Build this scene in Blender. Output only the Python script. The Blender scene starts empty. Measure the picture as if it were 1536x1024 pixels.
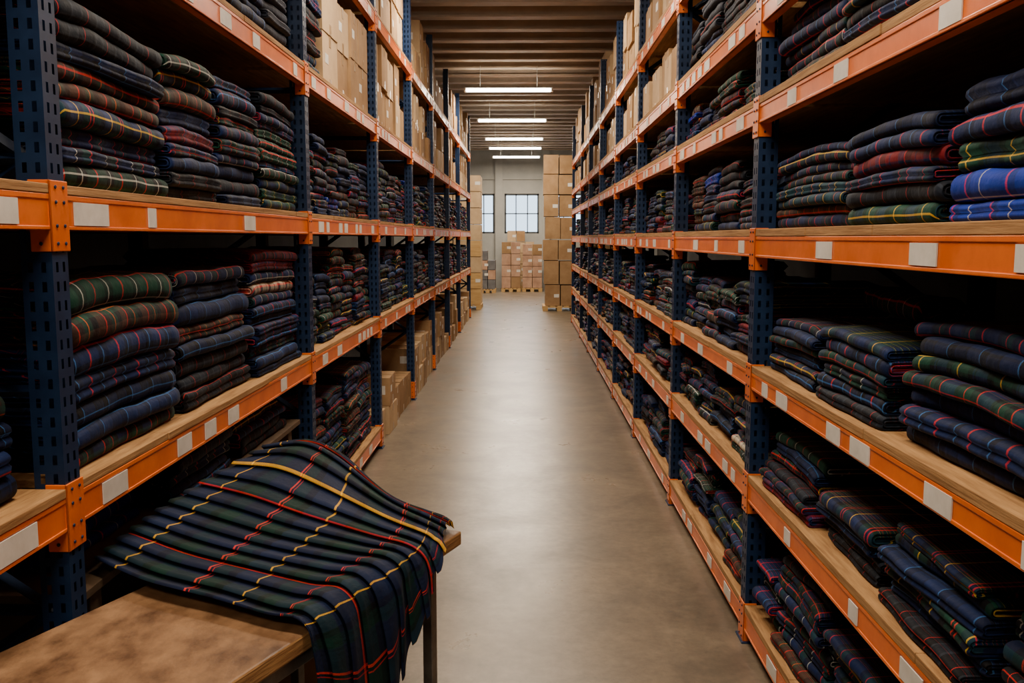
import bpy, math, random
from mathutils import Vector
R = random.Random(11)
SC = bpy.context.scene

# ------------------------------------------------------------------ materials
def new_mat(name):
    m = bpy.data.materials.new(name); m.use_nodes = True
    nt = m.node_tree
    b = nt.nodes['Principled BSDF']
    return m, nt, b
def N(nt, t, **kw):
    n = nt.nodes.new(t)
    for k, v in kw.items(): setattr(n, k, v)
    return n
def math_n(nt, op, a, b=None, clamp=False):
    n = N(nt, 'ShaderNodeMath', operation=op); n.use_clamp = clamp
    for i, v in enumerate((a, b)):
        if v is None: continue
        if isinstance(v, (int, float)): n.inputs[i].default_value = v
        else: nt.links.new(v, n.inputs[i])
    return n.outputs[0]
def noise_col_mat(name, c1, c2, scale=(1,1,1), nscale=8, rough=.6, metal=0, bump=.1, detail=6, r2=None, lo=.35, hi=.65, spec=.5, bdist=.01):
    m, nt, b = new_mat(name)
    tc = N(nt, 'ShaderNodeTexCoord'); mp = N(nt, 'ShaderNodeMapping')
    mp.inputs['Scale'].default_value = scale
    nt.links.new(tc.outputs['Object'], mp.inputs[0])
    nz = N(nt, 'ShaderNodeTexNoise'); nz.inputs['Scale'].default_value = nscale
    nz.inputs['Detail'].default_value = detail; nz.inputs['Roughness'].default_value = .65
    nt.links.new(mp.outputs[0], nz.inputs['Vector'])
    rp = N(nt, 'ShaderNodeValToRGB')
    rp.color_ramp.elements[0].position = lo; rp.color_ramp.elements[0].color = (*c1, 1)
    rp.color_ramp.elements[1].position = hi; rp.color_ramp.elements[1].color = (*c2, 1)
    nt.links.new(nz.outputs['Fac'], rp.inputs[0]); nt.links.new(rp.outputs[0], b.inputs['Base Color'])
    b.inputs['Roughness'].default_value = rough; b.inputs['Metallic'].default_value = metal
    b.inputs['Specular IOR Level'].default_value = spec
    if r2 is not None:
        mr = N(nt, 'ShaderNodeMapRange'); mr.inputs[3].default_value = rough; mr.inputs[4].default_value = r2
        mr.inputs[1].default_value = .3; mr.inputs[2].default_value = .7
        nt.links.new(nz.outputs['Fac'], mr.inputs[0]); nt.links.new(mr.outputs[0], b.inputs['Roughness'])
    if bump:
        bp = N(nt, 'ShaderNodeBump'); bp.inputs['Strength'].default_value = bump; bp.inputs['Distance'].default_value = bdist
        nt.links.new(nz.outputs['Fac'], bp.inputs['Height']); nt.links.new(bp.outputs[0], b.inputs['Normal'])
    return m

NAVY=(.003,.008,.032); NAVY2=(.005,.016,.074); BLK=(.002,.002,.004); GRN=(.002,.022,.017); GRN2=(.003,.042,.027)
RED=(.70,.020,.018); DRED=(.15,.005,.010); YEL=(.82,.52,.035); WHT=(.62,.65,.62); LBL=(.045,.19,.54); ROY=(.006,.030,.31); BRN=(.060,.026,.016)
CRM=(.50,.43,.33); GRY=(.032,.042,.06); ORG=(.75,.15,.015); TEAL=(.002,.042,.065)

def tartan(name, seq, period, sheen=.02, contrast=.14):
    m, nt, b = new_mat(name)
    uv = N(nt, 'ShaderNodeUVMap'); uv.uv_map = 'UVMap'
    sp = N(nt, 'ShaderNodeSeparateXYZ'); nt.links.new(uv.outputs[0], sp.inputs[0])
    tot = sum(w for w, c in seq)
    outs = []
    for ax in (0, 1):
        f = math_n(nt, 'FRACT', math_n(nt, 'MULTIPLY', sp.outputs[ax], 1.0/period))
        rp = N(nt, 'ShaderNodeValToRGB'); cr = rp.color_ramp; cr.interpolation = 'CONSTANT'
        p = 0
        for i, (w, c) in enumerate(seq):
            if i == 0: e = cr.elements[0]; e.position = 0
            elif i == 1: e = cr.elements[1]; e.position = p
            else: e = cr.elements.new(p)
            e.color = (*c, 1); p += w/tot
        nt.links.new(f, rp.inputs[0]); outs.append(rp.outputs[0])
    s = math_n(nt, 'ADD', sp.outputs[0], sp.outputs[1])
    tw = math_n(nt, 'SINE', math_n(nt, 'MULTIPLY', s, 2*math.pi/.0045))
    fac = math_n(nt, 'ADD', math_n(nt, 'MULTIPLY', tw, contrast), .5)
    mx = N(nt, 'ShaderNodeMix', data_type='RGBA')
    nt.links.new(fac, mx.inputs[0]); nt.links.new(outs[0], mx.inputs[6]); nt.links.new(outs[1], mx.inputs[7])
    nz = N(nt, 'ShaderNodeTexNoise'); nz.inputs['Scale'].default_value = 9; nz.inputs['Detail'].default_value = 4
    nt.links.new(uv.outputs[0], nz.inputs['Vector'])
    mr = N(nt, 'ShaderNodeMapRange'); mr.inputs[1].default_value=.3; mr.inputs[2].default_value=.7; mr.inputs[3].default_value=.72; mr.inputs[4].default_value=1.28
    nt.links.new(nz.outputs['Fac'], mr.inputs[0])
    vm = N(nt, 'ShaderNodeVectorMath', operation='SCALE'); nt.links.new(mx.outputs[2], vm.inputs[0]); nt.links.new(mr.outputs[0], vm.inputs['Scale'])
    nt.links.new(vm.outputs[0], b.inputs['Base Color'])
    b.inputs['Roughness'].default_value = .72; b.inputs['Specular IOR Level'].default_value = .17
    b.inputs['Sheen Weight'].default_value = sheen; b.inputs['Sheen Roughness'].default_value = .4
    b.inputs['Sheen Tint'].default_value = (.6,.75,1,1)
    nz2 = N(nt, 'ShaderNodeTexNoise'); nz2.inputs['Scale'].default_value = 45; nz2.inputs['Detail'].default_value = 5
    nt.links.new(uv.outputs[0], nz2.inputs['Vector'])
    bp = N(nt, 'ShaderNodeBump'); bp.inputs['Strength'].default_value = .4; bp.inputs['Distance'].default_value = .006
    nt.links.new(nz2.outputs['Fac'], bp.inputs['Height']); nt.links.new(bp.outputs[0], b.inputs['Normal'])
    return m

T = []
T.append(tartan('wool_navy_red', [(18,NAVY2),(2.4,RED),(14,BLK),(12,GRN2),(1.8,RED),(10,GRN),(8,BLK),(14,NAVY2)], .17))
T.append(tartan('wool_green_yellow', [(18,GRN2),(2.2,YEL),(10,GRN2),(10,BLK),(18,NAVY2),(2,BLK),(3,NAVY2),(8,BLK)], .18))
T.append(tartan('wool_navy_plain', [(26,NAVY2),(3,BLK),(18,NAVY),(3,NAVY2),(14,BLK),(2,LBL)], .16))
T.append(tartan('wool_charcoal', [(26,BLK),(4,GRY),(18,(.008,.013,.024)),(3,GRY),(14,BLK),(1.3,RED)], .15))
T.append(tartan('wool_brown_red', [(16,BRN),(2.4,RED),(12,(.024,.014,.012)),(8,GRN2),(1.8,ORG),(8,GRN2),(12,BLK)], .16))
T.append(tartan('wool_navy_white', [(22,NAVY2),(1.8,WHT),(12,BLK),(16,GRN2),(2.2,RED),(12,NAVY)], .19))
T.append(tartan('wool_blue_red', [(20,NAVY2),(2.8,RED),(16,NAVY2),(8,BLK),(2.2,LBL),(10,NAVY)], .16))
T.append(tartan('wool_wine', [(16,DRED),(3,NAVY2),(8,DRED),(14,BLK),(2.4,RED),(12,NAVY2)], .15))
T.append(tartan('wool_royal', [(22,ROY),(1.6,WHT),(14,ROY),(8,NAVY2),(2.2,RED),(10,ROY)], .18))
T.append(tartan('wool_cream', [(20,CRM),(3,BLK),(12,CRM),(3,RED),(10,GRY)], .15))
T.append(tartan('wool_forest', [(22,GRN2),(8,BLK),(1.8,WHT),(8,BLK),(18,GRN2),(2.4,RED)], .18))
T.append(tartan('wool_teal', [(20,TEAL),(6,BLK),(2.0,YEL),(6,BLK),(18,NAVY2),(2.0,ORG),(8,NAVY)], .17))
T.append(tartan('wool_navy_multi', [(16,NAVY2),(1.9,YEL),(10,NAVY),(12,GRN2),(2,RED),(4,BLK),(2,RED),(12,GRN2),(10,BLK)], .21))
T.append(tartan('wool_grey_knit', [(10,(.04,.048,.07)),(3,(.016,.018,.03)),(10,(.024,.030,.048)),(3,(.010,.012,.018))], .05))
W_DARK = [5,2.5,7,5,1.4,5,5,.8,.4,.25,2.8,1.8,5.5,0]
W_RED  = [7,1.2,4,2.5,3,4,5.5,1.6,.3,.3,1.5,1,6,0]
W_BLUE = [3,1,6,1.5,0,4,6,.4,2.2,.2,1,2,3,0]
W_KNIT = [0,0,2,2,0,0,0,0,0,0,0,0,0,8]
HERO = tartan('kilt_tartan', [(26,(.004,.009,.032)),(1.7,(1.0,.045,.015)),(2.4,BLK),(.9,RED),(14,GRN),(8,BLK),(22,(.006,.014,.050)),(1.8,(1.0,.52,.02)),(16,(.004,.009,.034)),(8,BLK),(16,GRN)], .43, sheen=.02)

ORANGE = noise_col_mat('orange_powder_coat', (.66,.118,.004), (.84,.178,.008), nscale=6, rough=.34, bump=.05, spec=.45)
BLUE = noise_col_mat('blue_powder_coat', (.004,.016,.055), (.008,.028,.085), nscale=9, rough=.45, bump=.05, spec=.3)
DECK = noise_col_mat('deck_plywood', (.22,.105,.038), (.54,.31,.13), scale=(14,1.2,30), nscale=3, rough=.75, bump=.3, lo=.3, hi=.72, spec=.2)
TABLEW = noise_col_mat('table_wood', (.075,.032,.012), (.34,.185,.085), scale=(1.6,1.0,1.3), nscale=6, rough=.42, bump=.25, lo=.32, hi=.70, detail=14, r2=.65)
TEDGE = noise_col_mat('table_edge', (.22,.10,.035), (.50,.28,.10), scale=(2,2,40), nscale=4, rough=.7, bump=.3)
LABEL = noise_col_mat('label_paper', (.62,.60,.55), (.78,.76,.72), nscale=10, rough=.6, bump=0)
CARD = noise_col_mat('cardboard', (.28,.165,.080), (.39,.245,.125), nscale=3, rough=.85, bump=.1, spec=.2)
CARD2 = noise_col_mat('cardboard_light', (.46,.32,.185), (.58,.42,.25), nscale=3, rough=.85, bump=.1, spec=.2)
TAPE = noise_col_mat('packing_tape', (.30,.18,.08), (.40,.26,.13), nscale=20, rough=.3, bump=0)
METAL = noise_col_mat('table_steel', (.14,.13,.12), (.22,.21,.19), nscale=20, rough=.4, metal=.7, bump=.05)
STEEL = noise_col_mat('bolt_zinc', (.4,.4,.4), (.5,.5,.5), nscale=30, rough=.35, metal=1, bump=0)
WALLM = noise_col_mat('wall_paint', (.34,.35,.34), (.43,.43,.41), nscale=1.2, rough=.8, bump=.05)
WALLD = noise_col_mat('wall_dark_block', (.03,.026,.022), (.05,.044,.038), nscale=1.5, rough=.9, bump=.2)
CEILM = noise_col_mat('ceiling_deck', (.10,.07,.045), (.15,.11,.075), nscale=2, rough=.8, bump=.1)
JOIST = noise_col_mat('ceiling_joist', (.44,.34,.25), (.60,.48,.36), scale=(1,1,1), nscale=2, rough=.6, bump=.1)
FRAME = noise_col_mat('window_frame_dark', (.04,.05,.06), (.07,.08,.09), nscale=10, rough=.5, bump=0)
WRAPM = noise_col_mat('stretch_wrap_board', (.36,.20,.13), (.55,.34,.23), nscale=4, rough=.35, bump=.2)
PALLET = noise_col_mat('pallet_pine', (.45,.26,.09), (.62,.40,.16), scale=(1,10,10), nscale=2, rough=.8, bump=.2)

def emis(name, col, s):
    m, nt, b = new_mat(name)
    b.inputs['Base Color'].default_value = (1,1,1,1)
    b.inputs['Emission Color'].default_value = (*col,1); b.inputs['Emission Strength'].default_value = s
    return m
TUBE = emis('fluorescent_tube', (1,.90,.74), 26)

def floor_mat():
    m, nt, b = new_mat('polished_concrete')
    tc = N(nt,'ShaderNodeTexCoord')
    n1 = N(nt,'ShaderNodeTexNoise'); n1.inputs['Scale'].default_value=1.8; n1.inputs['Detail'].default_value=12; n1.inputs['Roughness'].default_value=.64; n1.inputs['Distortion'].default_value=.5
    n2 = N(nt,'ShaderNodeTexNoise'); n2.inputs['Scale'].default_value=18; n2.inputs['Detail'].default_value=8; n2.inputs['Roughness'].default_value=.8
    for n in (n1,n2): nt.links.new(tc.outputs['Object'], n.inputs['Vector'])
    r1 = N(nt,'ShaderNodeValToRGB'); e=r1.color_ramp.elements
    e[0].position=.32; e[0].color=(.105,.082,.056,1); e[1].position=.68; e[1].color=(.265,.215,.155,1)
    nt.links.new(n1.outputs['Fac'], r1.inputs[0])
    r2 = N(nt,'ShaderNodeValToRGB'); e=r2.color_ramp.elements
    e[0].position=.32; e[0].color=(.62,.62,.62,1); e[1].position=.64; e[1].color=(1.14,1.12,1.09,1)
    nt.links.new(n2.outputs['Fac'], r2.inputs[0])
    mx = N(nt,'ShaderNodeMix',data_type='RGBA',blend_type='MULTIPLY'); mx.inputs[0].default_value=1
    nt.links.new(r1.outputs[0],mx.inputs[6]); nt.links.new(r2.outputs[0],mx.inputs[7])
    nt.links.new(mx.outputs[2], b.inputs['Base Color'])
    mr=N(nt,'ShaderNodeMapRange'); mr.inputs[1].default_value=.3; mr.inputs[2].default_value=.7; mr.inputs[3].default_value=.36; mr.inputs[4].default_value=.26
    nt.links.new(n1.outputs['Fac'],mr.inputs[0]); nt.links.new(mr.outputs[0], b.inputs['Roughness'])
    b.inputs['Specular IOR Level'].default_value=.9
    bp=N(nt,'ShaderNodeBump'); bp.inputs['Strength'].default_value=.10; bp.inputs['Distance'].default_value=.006
    nt.links.new(n2.outputs['Fac'],bp.inputs['Height']); nt.links.new(bp.outputs[0], b.inputs['Normal'])
    return m
FLOORM = floor_mat()

# ------------------------------------------------------------------ mesh builder
class MB:
    def __init__(s, mats): s.v=[]; s.f=[]; s.m=[]; s.uv=[]; s.mats=mats; s.smooth=False
    def cube(s, x0,x1,y0,y1,z0,z1, mi=0, rot=0, piv=None):
        if x0>x1: x0,x1=x1,x0
        b=len(s.v)
        P=[(x0,y0,z0),(x1,y0,z0),(x1,y1,z0),(x0,y1,z0),(x0,y0,z1),(x1,y0,z1),(x1,y1,z1),(x0,y1,z1)]
        if rot:
            cx,cy = piv or ((x0+x1)/2,(y0+y1)/2); c,sn=math.cos(rot),math.sin(rot)
            P=[(cx+(x-cx)*c-(y-cy)*sn, cy+(x-cx)*sn+(y-cy)*c, z) for x,y,z in P]
        s.v+=P
        for f in ((0,3,2,1),(4,5,6,7),(0,1,5,4),(1,2,6,5),(2,3,7,6),(3,0,4,7)):
            s.f.append(tuple(b+i for i in f)); s.m.append(mi)
    def quad(s, pts, mi=0):
        b=len(s.v); s.v+=pts; s.f.append(tuple(range(b,b+len(pts)))); s.m.append(mi)
    def strut(s, p, q, r, mi=0, n=4):
        p=Vector(p); q=Vector(q); d=(q-p).normalized()
        a=d.orthogonal().normalized(); c=d.cross(a); b=len(s.v)
        for e in (p,q):
            for i in range(n):
                t=2*math.pi*i/n+math.pi/4
                s.v.append(tuple(e+a*math.cos(t)*r+c*math.sin(t)*r))
        for i in range(n):
            j=(i+1)%n
            s.f.append((b+i,b+j,b+n+j,b+n+i)); s.m.append(mi)
        s.f.append(tuple(b+i for i in range(n))[::-1]); s.m.append(mi)
        s.f.append(tuple(b+n+i for i in range(n))); s.m.append(mi)
    def obj(s, name, parent=None, bevel=0, smooth=False):
        me=bpy.data.meshes.new(name); me.from_pydata(s.v,[],s.f)
        for m in s.mats: me.materials.append(m)
        me.polygons.foreach_set('material_index', s.m)
        if s.uv:
            ul=me.uv_layers.new(name='UVMap')
            li=[0]*len(me.loops); me.loops.foreach_get('vertex_index', li)
            fl=[]
            for i in li: fl.extend(s.uv[i])
            ul.data.foreach_set('uv', fl)
        if smooth: me.polygons.foreach_set('use_smooth',[True]*len(me.polygons))
        me.update()
        o=bpy.data.objects.new(name,me); SC.collection.objects.link(o)
        if bevel:
            bm=o.modifiers.new('bevel','BEVEL'); bm.width=bevel; bm.segments=2; bm.limit_method='ANGLE'
        if parent: o.parent=parent
        return o
def empty(name, loc=(0,0,0)):
    e=bpy.data.objects.new(name,None); SC.collection.objects.link(e); e.location=(0,0,0); return e

# ------------------------------------------------------------------ room
YB, YE, XW, ZC = -4.0, 32.0, 4.6, 4.95
b=MB([FLOORM]); b.cube(-XW-.2,XW+.2,YB-.2,YE+.2,-.1,0); b.obj('floor')
b=MB([CEILM]); b.cube(-XW-.2,XW+.2,YB-.2,YE+.2,ZC,ZC+.1); b.obj('ceiling')
b=MB([JOIST])
y=YB+.3
while y<YE-.1:
    b.cube(-XW,XW,y,y+.07,ZC-.20,ZC-.001)
    b.cube(-XW,XW,y-.06,y+.13,ZC-.225,ZC-.20)
    y+=.75
b.obj('ceiling_joists')
b=MB([WALLD]); b.cube(-XW-.2,-XW,YB,YE,0,ZC); b.obj('wall_left')
b=MB([WALLD]); b.cube(XW,XW+.2,YB,YE,0,ZC); b.obj('wall_right')
b=MB([WALLD]); b.cube(-XW,XW,YB-.2,YB,0,ZC); b.obj('wall_back')
wins=[(-3.9,-2.5),(-2.2,-1.08),(-.73,.47),(.95,2.1),(2.5,3.7)]
z0,z1=1.9,3.27
b=MB([WALLM])
b.cube(-XW,XW,YE,YE+.2,0,z0); b.cube(-XW,XW,YE,YE+.2,z1,ZC)
xs=[-XW]+[v for w in wins for v in w]+[XW]
for i in range(0,len(xs),2): b.cube(xs[i],xs[i+1],YE,YE+.2,z0,z1)
for x in (-.92,.71,-2.36,2.3): b.cube(x-.13,x+.13,YE-.16,YE-.001,0,ZC-.001)
b.cube(-XW,XW,YE-.06,YE-.001,3.75,3.95)
b.obj('wall_end')
for k,(a,c) in enumerate(wins):
    b=MB([FRAME]); yy=YE+.06
    b.cube(a,c,yy,yy+.06,z0,z0+.06); b.cube(a,c,yy,yy+.06,z1-.06,z1)
    for x in (a,c-.06): b.cube(x,x+.06,yy,yy+.06,z0,z1)
    n=3
    for i in range(1,n): x=a+(c-a)*i/n; b.cube(x-.018,x+.018,yy,yy+.05,z0,z1)
    b.cube(a,c,yy,yy+.05,(z0+z1)/2-.018,(z0+z1)/2+.018)
    b.obj('window_%d'%(k+1))
b=MB([noise_col_mat('skirting_grey',(.12,.11,.10),(.16,.15,.14),nscale=3,rough=.7,bump=0)])
b.cube(-XW,XW,YE-.02,YE-.001,0,.22); b.obj('baseboard_end')

# ------------------------------------------------------------------ pallet racks
def build_rack(name, sg, XF, posts, levels, depth, height, bh, labels, skip=()):
    root=empty(name)
    X=lambda a: sg*(XF+a)      # a: distance behind aisle face
    up=MB([BLUE,STEEL]); bm=MB([ORANGE,STEEL,BLUE]); dk=MB([DECK]); lb=MB([LABEL])
    pw=.08; p=.05
    for y in posts:
        n=int(height/p)
        def strip(fn, flip):
            for k in range(n):
                zz=k*p
                for (za,zb,hole) in ((zz,zz+.012,0),(zz+.012,zz+.038,1),(zz+.038,zz+p,0)):
                    if not hole: rng=[(0,.08)]
                    else: rng=[(0,.017),(.029,.051),(.063,.08)]
                    for s0,s1 in rng:
                        up.quad([fn(s0,za),fn(s1,za),fn(s1,zb),fn(s0,zb)])
        strip(lambda s,z:(X(0),y+s,z),0)
        strip(lambda s,z:(X(s),y,z),0)
        up.cube(X(.003),X(pw),y+pw-.003,y+pw,0,height)
        up.cube(X(pw-.003),X(pw),y+.003,y+.012,0,height)
        up.cube(X(depth-pw),X(depth),y,y+pw,0,height)
        up.cube(X(-.015),X(pw+.03),y-.02,y+pw+.02,0,.006); up.cube(X(depth-pw-.03),X(depth+.015),y-.02,y+pw+.02,0,.006)
        z=.15; fl=0
        while z<height-.6:
            up.strut((X(pw-.01),y+.045,z),(X(depth-pw+.01),y+.045,z+.0),.016)
            up.strut((X(pw-.01),y+.045,z if fl else z+.6),(X(depth-pw+.01),y+.045,z+.6 if fl else z),.016)
            z+=.6; fl=1-fl
        for (dz,b0,b1,_) in levels:
            bm.cube(X(-.006),X(-.0005),y-.006,y+pw+.006,b0-.055,b1+.035)
            bm.cube(X(-.006),X(.05),y-.006,y-.0005,b0-.055,b1+.035)
            for zz in (b0-.035,b0+.01,b1-.02,b1+.018):
                for yy in (y+.02,y+.06):
                    bm.strut((X(-.006),yy,zz),(X(-.010),yy,zz),.0055,2,6)
                bm.strut((X(.022),y-.006,zz),(X(.022),y-.010,zz),.0055,2,6)
    for i in range(len(posts)-1):
        ya=posts[i]+pw; yb=posts[i+1]
        for li,(dz,b0,b1,tag) in enumerate(levels):
            if (tag,i) in skip: continue
            for a0 in (.0,depth-.045):
                bm.cube(X(a0),X(a0+.042),ya+.001,yb-.001,b0,b1-.012)
                bm.cube(X(a0-.003 if a0==0 else a0),X(a0+.045),ya+.001,yb-.001,b1-.014,b1)
                bm.cube(X(a0-.003 if a0==0 else a0),X(a0+.01),ya+.001,yb-.001,b0,b0+.010)
            yy=ya+.004
            while yy<yb-.05:
                w=min(R.choice([.6,.8,1.2]), yb-.004-yy)
                dk.cube(X(-.004+R.uniform(-.002,.002)),X(depth),yy,yy+w-.003,b1+.001,dz)
                yy+=w
            L=labels.get((tag,i))
            if L is None:
                L=[]; yy=ya+R.uniform(.05,.3)
                while yy<yb-.2:
                    w=R.choice([.07,.1,.13]); L.append((yy,w)); yy+=w+R.choice([.08,.3,.45,.6])
            for (yy,w) in L:
                hh=bh*.68; zc=(b0+b1)/2-.002
                lb.cube(X(-.0045),X(-.001),yy,yy+w,zc-hh/2,zc+hh/2)
    up.obj('uprights',root); bm.obj('beams',root,bevel=.002); dk.obj('decks',root,bevel=.002); lb.obj('labels',root)
    return root

LX=1.2; RX=.955
LP=[-.5,2.3,5.04,7.44,9.73,12.0,14.4,16.8,19.9]
RP=[-1.1,1.25,3.81,5.86,7.89,9.84,11.9,13.9,15.9,18.8]
LL=[(.19,.075,.165,'A'),(1.10,.985,1.075,'B'),(1.885,1.77,1.86,'C'),(2.69,2.575,2.665,'D'),(3.55,3.435,3.525,'E')]
RL=[(.17,.055,.14,'0'),(.745,.63,.715,'1'),(1.215,1.115,1.185,'2'),(1.785,1.67,1.755,'3'),(2.32,2.215,2.29,'4'),(2.72,2.61,2.69,'5'),(3.30,3.19,3.27,'6')]
lab={('C',1):[(2.42,.2),(2.90,.06),(3.90,.15)],('B',1):[(2.50,.16),(3.06,.13),(3.33,.12),(3.60,.13),(4.4,.1)],
     ('C',0):[(1.9,.25)],('B',0):[(1.95,.2)],
     ('3',1):[(1.70,.09),(2.13,.15),(2.86,.15)],('2',1):[(1.6,.1),(1.99,.14),(2.48,.15),(2.72,.12),(3.28,.14),(3.55,.08)],
     ('4',1):[(2.07,.11),(2.78,.12),(3.3,.1)]}
skipL=[('A',i) for i in range(3,9)]+[('A',0),('A',1)]
lrack=build_rack('storage_rack',-1,LX,LP,LL,1.0,4.35,.09,lab,skipL)
build_rack('storage_rack',1,RX,RP,RL,1.0,4.0,.08,lab)

# ------------------------------------------------------------------ folded cloth
def profile(t,D,ins,nf,dbl):
    r=t/2-ins; P=[]
    for k in range(nf):
        a=math.pi/2+math.pi*k/(nf-1)
        rr=r*(1-(.45*math.exp(-((a-math.pi)/.25)**2) if dbl else 0))
        ca=math.cos(a); sa=math.sin(a)
        P.append((t*.5+rr*ca*1.0, t/2+math.copysign(abs(sa)**.85,sa)*rr if abs(sa)>1e-6 else t/2))
    for f in (.25,.6): P.append((t/2+(D-t)*f, t/2-r))
    for k in range(3):
        a=-math.pi/2+math.pi*k/2
        P.append((D-t/2+r*math.cos(a), t/2+r*math.sin(a)))
    for f in (.7,.45,.2): P.append((t/2+(D-t)*f, t/2+r))
    return P
CAPH=[(0,.016),(.10,.006),(.24,.001),(.34,.0),(.40,.014),(.52,.014),(.57,0),(.70,0),(.75,.012),(.96,.012)]
CAPL=[(0,.012),(.2,.002),(.5,0),(.55,.008),(.95,.008)]
def add_bolt(M, sg, XF, y0,w,z0,t,D,ins,mi,hi,zf,yaw=0,dbl=False,rnd=R):
    nf=11 if hi else 6; ns=14 if hi else 4
    cap=CAPH if hi else CAPL
    slices=[(i*t/2,yo) for i,yo in reversed(cap)]
    S=[(i,y0+yo) for i,yo in slices]
    for k in range(1,ns): S.append((0,y0+w*k/ns))
    S+=[(i*t/2,y0+w-yo) for i,yo in CAPL]
    ph=rnd.uniform(0,6.28); ph2=rnd.uniform(0,6.28); k1=rnd.uniform(5,10)
    uo=rnd.uniform(0,3); vo=rnd.uniform(0,3)
    base=len(M.v); n=None
    cy=y0+w/2; c,s=math.cos(yaw),math.sin(yaw)
    for (i,yy) in S:
        P=profile(t,D,i,nf,dbl); n=len(P)
        v=0; pa=None
        wv=.005*math.sin(yy*k1+ph)+.003*math.sin(yy*23+ph2)
        for j,(a,z) in enumerate(P):
            if pa: v+=math.hypot(a-pa[0],z-pa[1])
            pa=(a,z)
            fr=max(0,1-a/(D*.5))
            aa=ins+a+wv*fr
            zz=z*(1+.05*math.sin(yy*k1*1.3+ph2+a*9)+.035*math.sin(yy*31+ph+a*17))
            dy=yy-cy; da=aa-ins-D/2
            ya=cy+dy*c-da*s; aa2=ins+D/2+dy*s+da*c
            M.v.append((sg*(XF+aa2), ya, z0+zz+zf(yy,aa)))
            M.uv.append((yy+uo-i, v+vo))
    for k in range(len(S)-1):
        for j in range(n):
            j2=(j+1)%n
            q=(base+k*n+j, base+k*n+j2, base+(k+1)*n+j2, base+(k+1)*n+j)
            M.f.append(q if sg>0 else q[::-1]); M.m.append(mi)
    M.f.append(tuple(base+j for j in range(n))); M.m.append(mi)
    M.f.append(tuple(base+(len(S)-1)*n+j for j in range(n))[::-1]); M.m.append(mi)

def pick(W): return R.choices(range(len(T)),weights=W)[0]
def add_stack(M,sg,XF,y0,w,z0,n,t,D,ins,W,hi,messy=1.0,mats=None):
    ph=R.uniform(0,6.28); z=z0+.001; run=pick(W)
    ly=R.uniform(-.022,.022); la=R.uniform(-.004,.03)     # gentle lean of the whole pile
    for k in range(n):
        if R.random()<.65: run=pick(W)
        mi=run
        if mats and k<len(mats) and mats[k] is not None: mi=mats[k]
        fr=(k+1)/n
        tt=t*R.choice([R.uniform(.72,.9),R.uniform(.92,1.1),R.uniform(1.05,1.3)])
        amp=.013*fr*(1 if n>3 else .5)
        sl=R.uniform(.5,2.2)
        def zf(yy,aa,amp=amp,fr=fr,sl=sl):
            q=(yy-y0)/w*2-1
            return amp*math.sin(yy*7+ph)*.4+amp*.5 - .9*amp*abs(q)**3 - .006*sl*fr*max(0,1-(aa-ins)/.12)**2
        dw=R.uniform(-.035,.018)*messy
        add_bolt(M,sg,XF,y0+ly*fr+R.uniform(-.010,.014)*messy,w+dw,z,tt,D*R.uniform(.93,1.03),ins+la*fr+R.uniform(-.016,.020)*messy,mi,hi,zf,
                 yaw=math.radians(R.uniform(-1.5,1.5)*messy),dbl=R.random()<.35)
        z+=tt*.985
    return z
def fill(sg,XF,ya,yb,z0,zmax,W,trange=(.04,.058),wr=(.36,.6),frac=(.55,.9),D=.6,ins=.045,messy=1.0,name='folded_tartan_stack'):
    M=MB(T); y=ya+.03
    while y<yb-.25:
        w=min(R.uniform(*wr),yb-.02-y)
        t=R.uniform(*trange); h=(zmax-z0)*R.uniform(*frac)
        add_stack(M,sg,XF,y,w-.025,z0,max(2,int(h/t)),t,D*R.uniform(.9,1.05),ins+R.uniform(0,.02),W,ya<8.5,messy)
        y+=w
    return M.obj(name,smooth=True)
NAME='folded_tartan_stack'
M=MB(T)
add_stack(M,-1,LX,1.55,.62,1.885,8,.055,.6,.05,W_DARK,True)
add_stack(M,-1,LX,.9,.6,1.885,8,.055,.6,.05,W_DARK,True); M.obj(NAME,smooth=True)
M=MB(T)
add_stack(M,-1,LX,1.55,.66,1.10,7,.066,.6,.05,W_RED,True,mats=[2,0,2,4,3,2,7])
add_stack(M,-1,LX,.85,.6,1.10,7,.07,.6,.05,W_DARK,True); M.obj(NAME,smooth=True)
M=MB(T)
add_stack(M,-1,LX,2.44,.72,1.885,9,.055,.62,.035,W_DARK,True,mats=[10,5,0,12,4,4,2,3,3])
add_stack(M,-1,LX,3.19,.52,1.885,9,.056,.62,.035,W_DARK,True,mats=[3,3,2,0,7,2,4,12,10])
add_stack(M,-1,LX,3.74,.55,1.885,10,.053,.62,.035,W_DARK,True)
add_stack(M,-1,LX,4.33,.62,1.885,12,.045,.62,.035,W_DARK,True); M.obj(NAME,smooth=True)
M=MB(T)
add_stack(M,-1,LX,2.45,.78,1.10,7,.075,.64,.04,W_DARK,True,mats=[0,2,2,6,6,4,10])
add_stack(M,-1,LX,3.29,.82,1.10,8,.070,.64,.04,W_DARK,True,mats=[3,3,3,2,4,2,2,5])
add_stack(M,-1,LX,4.17,.76,1.10,12,.047,.64,.04,W_RED,True,mats=[2,2,0,6,0,2,6,5,9,5,7,7]); M.obj(NAME,smooth=True)
o=fill(-1,LX,2.4,5.0,2.69,3.40,W_KNIT,(.045,.06),(.4,.6),(.6,.8))
o=fill(-1,LX,-.4,2.25,2.69,3.40,W_DARK,(.045,.06),(.4,.6),(.6,.8))
bd=MB([noise_col_mat('old_board',(.05,.03,.015),(.12,.07,.035),nscale=4,rough=.8)]); bd.cube(-2.15,-1.235,2.42,4.9,.735,.76)
for yy in (2.5,3.6,4.7): bd.cube(-2.1,-1.25,yy,yy+.07,0,.734)
bd.obj('low_shelf_board',lrack,bevel=.002)
M=MB(T)
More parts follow.
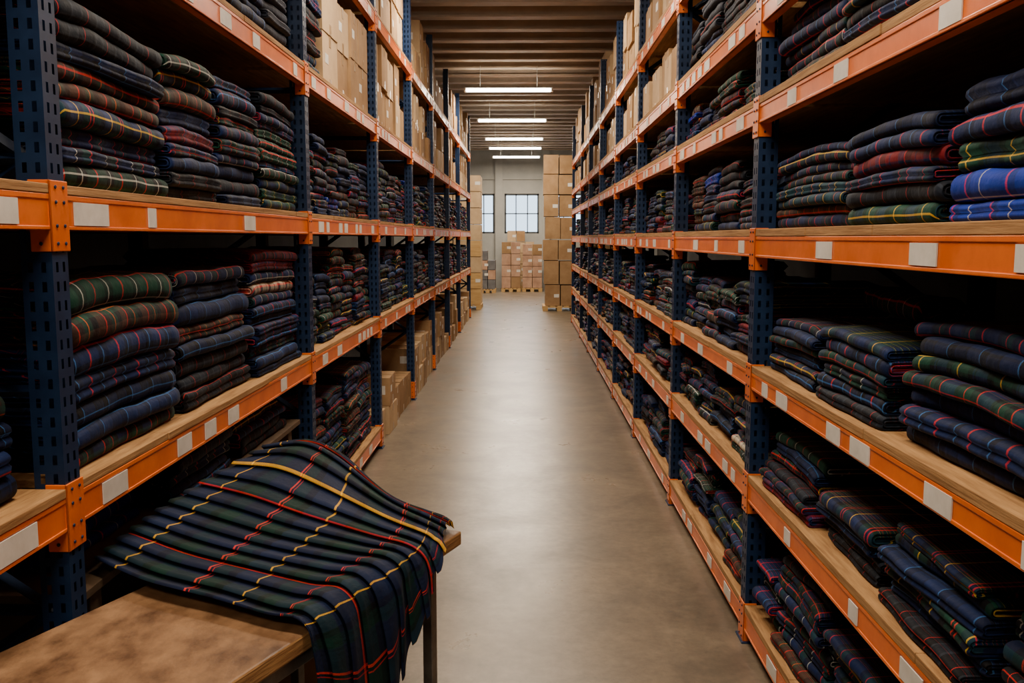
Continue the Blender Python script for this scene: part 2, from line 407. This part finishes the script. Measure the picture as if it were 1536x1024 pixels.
add_stack(M,-1,LX,3.25,.62,.762,4,.045,.6,.05,W_BLUE,True,1.6); add_stack(M,-1,LX,4.0,.7,.762,4,.045,.6,.05,W_DARK,True,1.6)
add_stack(M,-1,LX,2.60,.6,.762,3,.045,.5,.20,W_BLUE,True,1.6); M.obj(NAME,smooth=True)
for i in range(2,8):
    ya=LP[i]+.08; yb=LP[i+1]
    fill(-1,LX,ya,yb,1.10,1.77,W_RED if i==2 else W_DARK,frac=(.6,.9),wr=(.34,.5))
    fill(-1,LX,ya,yb,1.885,2.57,W_DARK,frac=(.6,.88),wr=(.34,.5))
fill(-1,LX,5.12,7.40,.19,.98,W_RED,frac=(.72,.88),wr=(.45,.6),ins=.03)
M=MB(T)
add_stack(M,1,RX,1.38,.40,1.785,5,.062,.5,.05,W_BLUE,True,mats=[8,8,2,2,0])
add_stack(M,1,RX,1.80,.42,1.785,5,.064,.5,.04,W_BLUE,True,mats=[8,8,1,6,2])
add_stack(M,1,RX,2.25,.62,1.785,6,.048,.52,.045,W_BLUE,True,mats=[1,3,0,7,6,2])
add_stack(M,1,RX,2.93,.80,1.785,8,.036,.52,.045,W_RED,True); M.obj(NAME,smooth=True)
M=MB(T)
add_stack(M,1,RX,1.4,.5,2.32,3,.05,.5,.06,W_DARK,True); add_stack(M,1,RX,2.35,.6,2.32,5,.045,.5,.05,W_BLUE,True)
add_stack(M,1,RX,3.0,.72,2.32,6,.042,.5,.05,W_RED,True); M.obj(NAME,smooth=True)
M=MB(T)
add_stack(M,1,RX,1.36,.35,1.215,6,.050,.62,.03,W_RED,True,1.0)
add_stack(M,1,RX,1.76,.66,1.215,7,.046,.62,.03,W_RED,True,1.3,mats=[2,6,2,0,1,2,0])
add_stack(M,1,RX,2.49,.55,1.215,6,.044,.62,.03,W_DARK,True,1.3,mats=[3,6,5,0,6,1])
add_stack(M,1,RX,3.12,.60,1.215,6,.040,.62,.03,W_DARK,True,1.3,mats=[2,12,2,0,2,5])
zf0=lambda yy,aa:0
add_bolt(M,1,RX,2.75,.75,1.485,.075,.17,.28,10,True,zf0,yaw=math.radians(8)); M.obj(NAME,smooth=True)
M=MB(T)
add_stack(M,1,RX,1.35,.50,.745,6,.040,.62,.03,W_RED,True,1.8)
add_stack(M,1,RX,1.93,.53,.745,6,.040,.62,.03,W_RED,True,1.8,mats=[3,2,12,2,1,12])
add_stack(M,1,RX,2.53,.50,.745,4,.040,.62,.03,W_DARK,True,1.8,mats=[3,3,2,12])
add_stack(M,1,RX,3.11,.60,.745,6,.038,.62,.03,W_RED,True,1.8,mats=[7,0,3,12,2,10]); M.obj(NAME,smooth=True)
fill(1,RX,1.33,3.8,.17,.63,W_RED,trange=(.035,.045),wr=(.5,.62),frac=(.55,.8),messy=1.8,ins=.03)
fill(1,RX,1.33,3.8,2.72,3.19,W_KNIT,frac=(.6,.8))
for i in range(2,9):
    ya=RP[i]+.08; yb=RP[i+1]
    fill(1,RX,ya,yb,.17,.63,W_DARK,trange=(.035,.05),wr=(.38,.52),frac=(.6,.9),messy=1.6,ins=.03)
    fill(1,RX,ya,yb,.745,1.11,W_RED,trange=(.032,.045),wr=(.34,.5),frac=(.55,.9),messy=1.5,ins=.03)
    fill(1,RX,ya,yb,1.215,1.67,W_DARK,trange=(.036,.05),wr=(.34,.5),frac=(.55,.88),messy=1.5,ins=.03)
    fill(1,RX,ya,yb,1.785,2.21,W_DARK,trange=(.036,.05),wr=(.34,.5),frac=(.6,.88))
    fill(1,RX,ya,yb,2.32,2.61,W_DARK,trange=(.036,.05),wr=(.34,.5),frac=(.55,.9))
    if i<3: fill(1,RX,ya,yb,2.72,3.19,W_KNIT,frac=(.7,.88))
fill(1,RX,-.9,1.2,1.785,2.21,W_DARK); fill(1,RX,-.9,1.2,1.215,1.67,W_DARK)

# ------------------------------------------------------------------ cardboard
def add_box(M,x0,x1,y0,y1,z0,z1,rot=0):
    if x0>x1: x0,x1=x1,x0
    mi=R.choice([0,0,2]); piv=((x0+x1)/2,(y0+y1)/2)
    M.cube(x0,x1,y0,y1,z0,z1-.004,mi,rot,piv)
    cy=(y0+y1)/2; g=.0015
    M.cube(x0+.002,x1-.002,y0+.002,cy-g,z1-.004,z1,mi,rot,piv); M.cube(x0+.002,x1-.002,cy+g,y1-.002,z1-.004,z1,mi,rot,piv)
    M.cube(x0-.0015,x1+.0015,cy-.025,cy+.025,z1-.07,z1+.0015,1,rot,piv)
    M.cube(x0-.0012,x1+.0012,cy-.025,cy+.025,z0+.001,z0+.07,1,rot,piv)
    if R.random()<.5:
        yy=y0+(y1-y0)*.15
        for xx in (x0-.0014,x1+.0004): M.cube(xx,xx+.001,yy,yy+.09,z0+(z1-z0)*.45,z0+(z1-z0)*.45+.06,3,rot,piv)
        M.cube(x0+(x1-x0)*.6,x0+(x1-x0)*.6+.12,y0-.001,y0-.0002,z0+(z1-z0)*.4,z0+(z1-z0)*.4+.08,3,rot,piv)
BM=[CARD,TAPE,CARD2,LABEL]
def fill_boxes(sg,XF,ya,yb,z0,zmax,hr=(.25,.4),wr=(.3,.5),ins=.04,maxn=3,name='cardboard_box_stack'):
    M=MB(BM); y=ya+.03
    while y<yb-.2:
        w=min(R.uniform(*wr),yb-.01-y); h=R.uniform(*hr); d=R.uniform(.4,.6)
        n=R.randint(1,maxn); z=z0
        for k in range(n):
            if z+h>zmax: break
            a=ins+R.uniform(-.01,.03)
            add_box(M,sg*(XF+a),sg*(XF+a+d),y+.012,y+w-.012,z+.001,z+h,math.radians(R.uniform(-1.5,1.5)))
            z+=h+.003
        y+=w+R.choice([0,0,.04])
    return M.obj(name,bevel=.003)
M=MB(T); add_stack(M,-1,LX,5.15,.55,2.69,9,.062,.6,.05,W_DARK,True); M.obj(NAME,smooth=True)
fill_boxes(-1,LX,5.75,7.4,2.69,3.40,hr=(.28,.34),maxn=2)
for i in range(3,8): fill_boxes(-1,LX,LP[i]+.08,LP[i+1],2.69,3.42,hr=(.3,.36),maxn=2)
for i in range(2,8): fill_boxes(-1,LX,LP[i]+.08,LP[i+1],3.55,4.55,hr=(.3,.42),maxn=2 if i<5 else 3)
fill_boxes(-1,LX,2.4,5.0,3.55,4.55,hr=(.3,.42),maxn=2)
for i in range(3,8): fill_boxes(-1,LX-.04,LP[i]+.1,LP[i+1]-.02,0,.95,hr=(.24,.34),maxn=2 if i%2 else 3,ins=.05)
for i in range(3,9): fill_boxes(1,RX,RP[i]+.08,RP[i+1],2.72,3.17,hr=(.26,.40),maxn=1)
for i in range(2,9): fill_boxes(1,RX,RP[i]+.08,RP[i+1],3.30,4.3,hr=(.28,.42),maxn=2 if i<6 else 3)
fill_boxes(1,RX,1.35,3.8,3.30,4.3,hr=(.28,.42),maxn=2)

def pallet(M,x0,x1,y0,y1,z,mi):
    n=5; w=(x1-x0)/(n*1.35)
    for k in range(n):
        xx=x0+(x1-x0-w)*k/(n-1); M.cube(xx,xx+w,y0,y1,z+.10,z+.12,mi)
    for yy in (y0,(y0+y1)/2-.05,y1-.1):
        M.cube(x0,x1,yy,yy+.1,z+.08,z+.0995,mi)
        for xx in (x0,(x0+x1)/2-.06,x1-.12): M.cube(xx,xx+.12,yy,yy+.1,z+.001,z+.0795,mi)
M=MB([CARD,TAPE,CARD,LABEL,PALLET]); pallet(M,.42,1.22,21.8,22.7,0,4); z=.125
for k in range(7):
    h=[.50,.56,.48,.52,.50,.46,.44][k]; d=R.uniform(-.03,.03)
    add_box(M,.45+d,.80+d,21.85,22.6,z,z+h,math.radians(R.uniform(-1,1))); add_box(M,.82+d,1.17+d,21.85,22.6,z,z+h-.01,math.radians(R.uniform(-1,1))); z+=h+.018
M.obj('carton_pallet',bevel=.012)
def load(x0,x1,y0,y1,zt,nx,nz,mats,name):
    M=MB(mats+[PALLET]); pallet(M,x0,x1,y0,y1,0,len(mats)); w=(x1-x0)/nx; h=(zt-.125)/nz
    for i in range(nx):
        for j in range(nz):
            if j==nz-1 and R.random()<.35: continue
            add_box(M,x0+i*w+.012,x0+(i+1)*w-.012,y0+.02+R.uniform(0,.03),y1-.02,.125+j*h,.125+(j+1)*h-.015)
    return M.obj(name,bevel=.01)
WB=[WRAPM,TAPE,CARD,LABEL]
load(-.78,-.16,29.6,30.5,1.62,2,4,WB,'wrapped_carton_pallet')
load(-.10,.55,29.7,30.6,1.55,2,4,WB,'wrapped_carton_pallet')
load(-.62,.30,30.9,31.7,2.0,3,5,[CARD,TAPE,CARD2,LABEL],'wrapped_carton_pallet')
load(-1.45,-.95,29.0,29.8,1.35,2,4,[noise_col_mat('grey_tote',(.10,.10,.11),(.16,.16,.17),nscale=5,rough=.5,bump=0),TAPE,WRAPM,LABEL],'carton_pallet')
load(-2.1,-1.08,22.2,23.2,3.65,3,9,[CARD2,TAPE,PALLET,LABEL],'carton_pallet')
load(1.5,2.6,24.0,25.0,3.0,3,6,[CARD,TAPE,CARD2,LABEL],'carton_pallet')

# ------------------------------------------------------------------ lights
FY=[-2.2,1.8,5.6,9.2,16.4,20.6,24.4,26.9,29.8]
hous=noise_col_mat('fixture_white',(.6,.6,.58),(.7,.7,.68),nscale=3,rough=.4,bump=0)
for y in FY:
    b=MB([hous,TUBE]); zt=4.32
    b.cube(-1.08,.48,y-.035,y+.035,zt,zt+.045,0)
    for dy in (-.065,.065): b.strut((-1.04,y+dy,zt+.005),(.44,y+dy,zt+.005),.019,1,10)
    for x in (-1.08,.45): b.cube(x,x+.03,y-.09,y+.09,zt-.02,zt+.03,0)
    for x in (-.8,.2): b.strut((x,y,zt+.045),(x,y,ZC-.2),.006,0,6)
    b.obj('ceiling_light_fixture')
    ld=bpy.data.lights.new('tube_light','AREA'); ld.shape='RECTANGLE'; ld.size=1.5; ld.size_y=.16
    ld.energy=108 if y<12 else 145; ld.color=(1,.82,.62)
    lo=bpy.data.objects.new('tube_light',ld); lo.location=(-.3,y,zt-.05); SC.collection.objects.link(lo)

# ------------------------------------------------------------------ work table
C1=(-.215,3.0); A=(-.383,-.924); Bv=(-.924,.383)
def tp(s,w,z): return (C1[0]+A[0]*s+Bv[0]*w, C1[1]+A[1]*s+Bv[1]*w, z)
def tbox(M,s0,s1,w0,w1,z0,z1,mi=0,side=None):
    b=len(M.v)
    M.v+=[tp(s0,w0,z0),tp(s1,w0,z0),tp(s1,w1,z0),tp(s0,w1,z0),tp(s0,w0,z1),tp(s1,w0,z1),tp(s1,w1,z1),tp(s0,w1,z1)]
    for k,f in enumerate(((0,3,2,1),(4,5,6,7),(0,1,5,4),(1,2,6,5),(2,3,7,6),(3,0,4,7))):
        M.f.append(tuple(b+i for i in f)); M.m.append(mi if (k<2 or side is None) else side)
troot=empty('work_table')
M=MB([TABLEW,TEDGE]); tbox(M,0,1.9,0,.615,.712,.76,0,1); M.obj('table_top',troot,bevel=.006)
M=MB([METAL])
for s in (.16,1.75):
    for w in (.012,.545): tbox(M,s,s+.035,w,w+.035,0,.69)
    tbox(M,s,s+.035,.03,.58,.12,.15)
for w in (.012,.545): tbox(M,.16,1.785,w,w+.035,.672,.711)
for s in (.16,1.75): tbox(M,s,s+.035,.03,.58,.672,.711)
M.obj('table_frame',troot,bevel=.003)
M=MB(BM); add_box(M,-1.12,-.76,3.30,3.56,0,.42); add_box(M,-1.11,-.77,3.31,3.55,.424,.83); M.obj('cardboard_box_stack',bevel=.004)

# ------------------------------------------------------------------ pleated kilt cloth
G=[
 [(-1.27,2.58,.785),(-1.05,2.41,.780),(-.82,2.30,.779),(-.66,2.215,.777),(-.568,2.180,.773),(-.540,2.172,.70),(-.530,2.17,.54)],
 [(-1.26,2.80,.800),(-1.03,2.66,.783),(-.80,2.55,.780),(-.60,2.46,.777),(-.480,2.41,.773),(-.440,2.400,.64),(-.425,2.39,.36)],
 [(-1.22,3.02,.825),(-1.00,2.92,.800),(-.77,2.80,.785),(-.53,2.69,.778),(-.390,2.63,.774),(-.352,2.61,.69),(-.345,2.60,.55)],
 [(-1.14,3.26,.865),(-.95,3.19,.850),(-.73,3.05,.820),(-.48,2.90,.785),(-.345,2.82,.775),(-.305,2.79,.760),(-.288,2.77,.705)],
 [(-1.03,3.48,.915),(-.88,3.50,.920),(-.73,3.40,.885),(-.49,3.13,.820),(-.335,3.03,.785),(-.290,2.98,.777),(-.262,2.94,.772)],
 [(-1.02,3.60,.88),(-.86,3.63,.89),(-.70,3.54,.85),(-.48,3.23,.77),(-.33,3.12,.765),(-.28,3.05,.77),(-.240,2.98,.768)],
]
def cr(p0,p1,p2,p3,t):
    return tuple(.5*((2*b_)+(-a_+c_)*t+(2*a_-5*b_+4*c_-d_)*t*t+(-a_+3*b_-3*c_+d_)*t**3) for a_,b_,c_,d_ in zip(p0,p1,p2,p3))
def samp1(L,t):
    n=len(L)-1; i=min(int(t),n-1); f=t-i
    return cr(L[max(i-1,0)],L[i],L[i+1],L[min(i+2,n)],f)
def surf(s,t):
    return samp1([samp1([G[r][c] for r in range(6)],t) for c in range(7)],s)
def sm(a,b_,x):
    q=min(1,max(0,(x-a)/(b_-a))); return q*q*(3-2*q)
NS=130; NP=15; PS=[0,.012,.03,.06,.12,.2,.32,.45,.58,.7,.8,.88,.94,.98]
tl=[(p,f) for p in range(NP) for f in PS]+[(NP-1,1.0)]
M=MB([HERO])
for (p,f0) in tl:
    for is_ in range(NS+1):
        s=6*is_/NS
        t0_=5*(p+f0)/NP
        fade=1-sm(4.6,5,t0_)
        # pleat: front lip overhangs the previous pleat, tail tucks underneath it
        tt=t0_+fade*(5/NP)*(.26*sm(.74,1,f0)-.14*(1-sm(0,.10,f0)))+.05*math.sin(s*1.0+.5)
        tt=min(5,max(0,tt))
        x,y,z=surf(s,tt)
        h=sm(3.8,4.7,s)*(1-sm(2.9,3.8,tt))
        if f0<=.06: hgt=.80+.20*sm(0,.06,f0)
        else: hgt=.03+.97*(1-f0)**.9
        amp=.024*(1-.1*h)
        d=.003+fade*amp*hgt+.003*(1+math.sin(s*1.6+tt*1.2))
        nx,ny,nz_=.924*h,-.383*h,1-h*.98
        l=math.sqrt(nx*nx+ny*ny+nz_*nz_)
        d2=d+h*.010*math.sin(tt*6.2+s)
        M.v.append((x+nx/l*d2,y+ny/l*d2,z+nz_/l*d))
        M.uv.append((s*.235+.16,(p+f0*.92)*.084+.30))
W=NS+1; nr=len(tl)
for it in range(nr-1):
    for is_ in range(NS):
        a=it*W+is_; M.f.append((a,a+1,a+W+1,a+W)); M.m.append(0)
o=M.obj('pleated_tartan_kilt',smooth=True)
sd=o.modifiers.new('thick','SOLIDIFY'); sd.thickness=.002; sd.offset=1

# ------------------------------------------------------------------ world & camera
w=bpy.data.worlds.new('world'); SC.world=w; w.use_nodes=True
bg=w.node_tree.nodes['Background']; bg.inputs[0].default_value=(.62,.80,1,1); bg.inputs[1].default_value=3.0
cam=bpy.data.cameras.new('camera'); cam.lens=32; cam.sensor_width=36
co=bpy.data.objects.new('camera',cam); co.location=(0,0,1.75)
co.rotation_euler=(math.radians(90-6.5),0,math.radians(.84)); SC.collection.objects.link(co); SC.camera=co
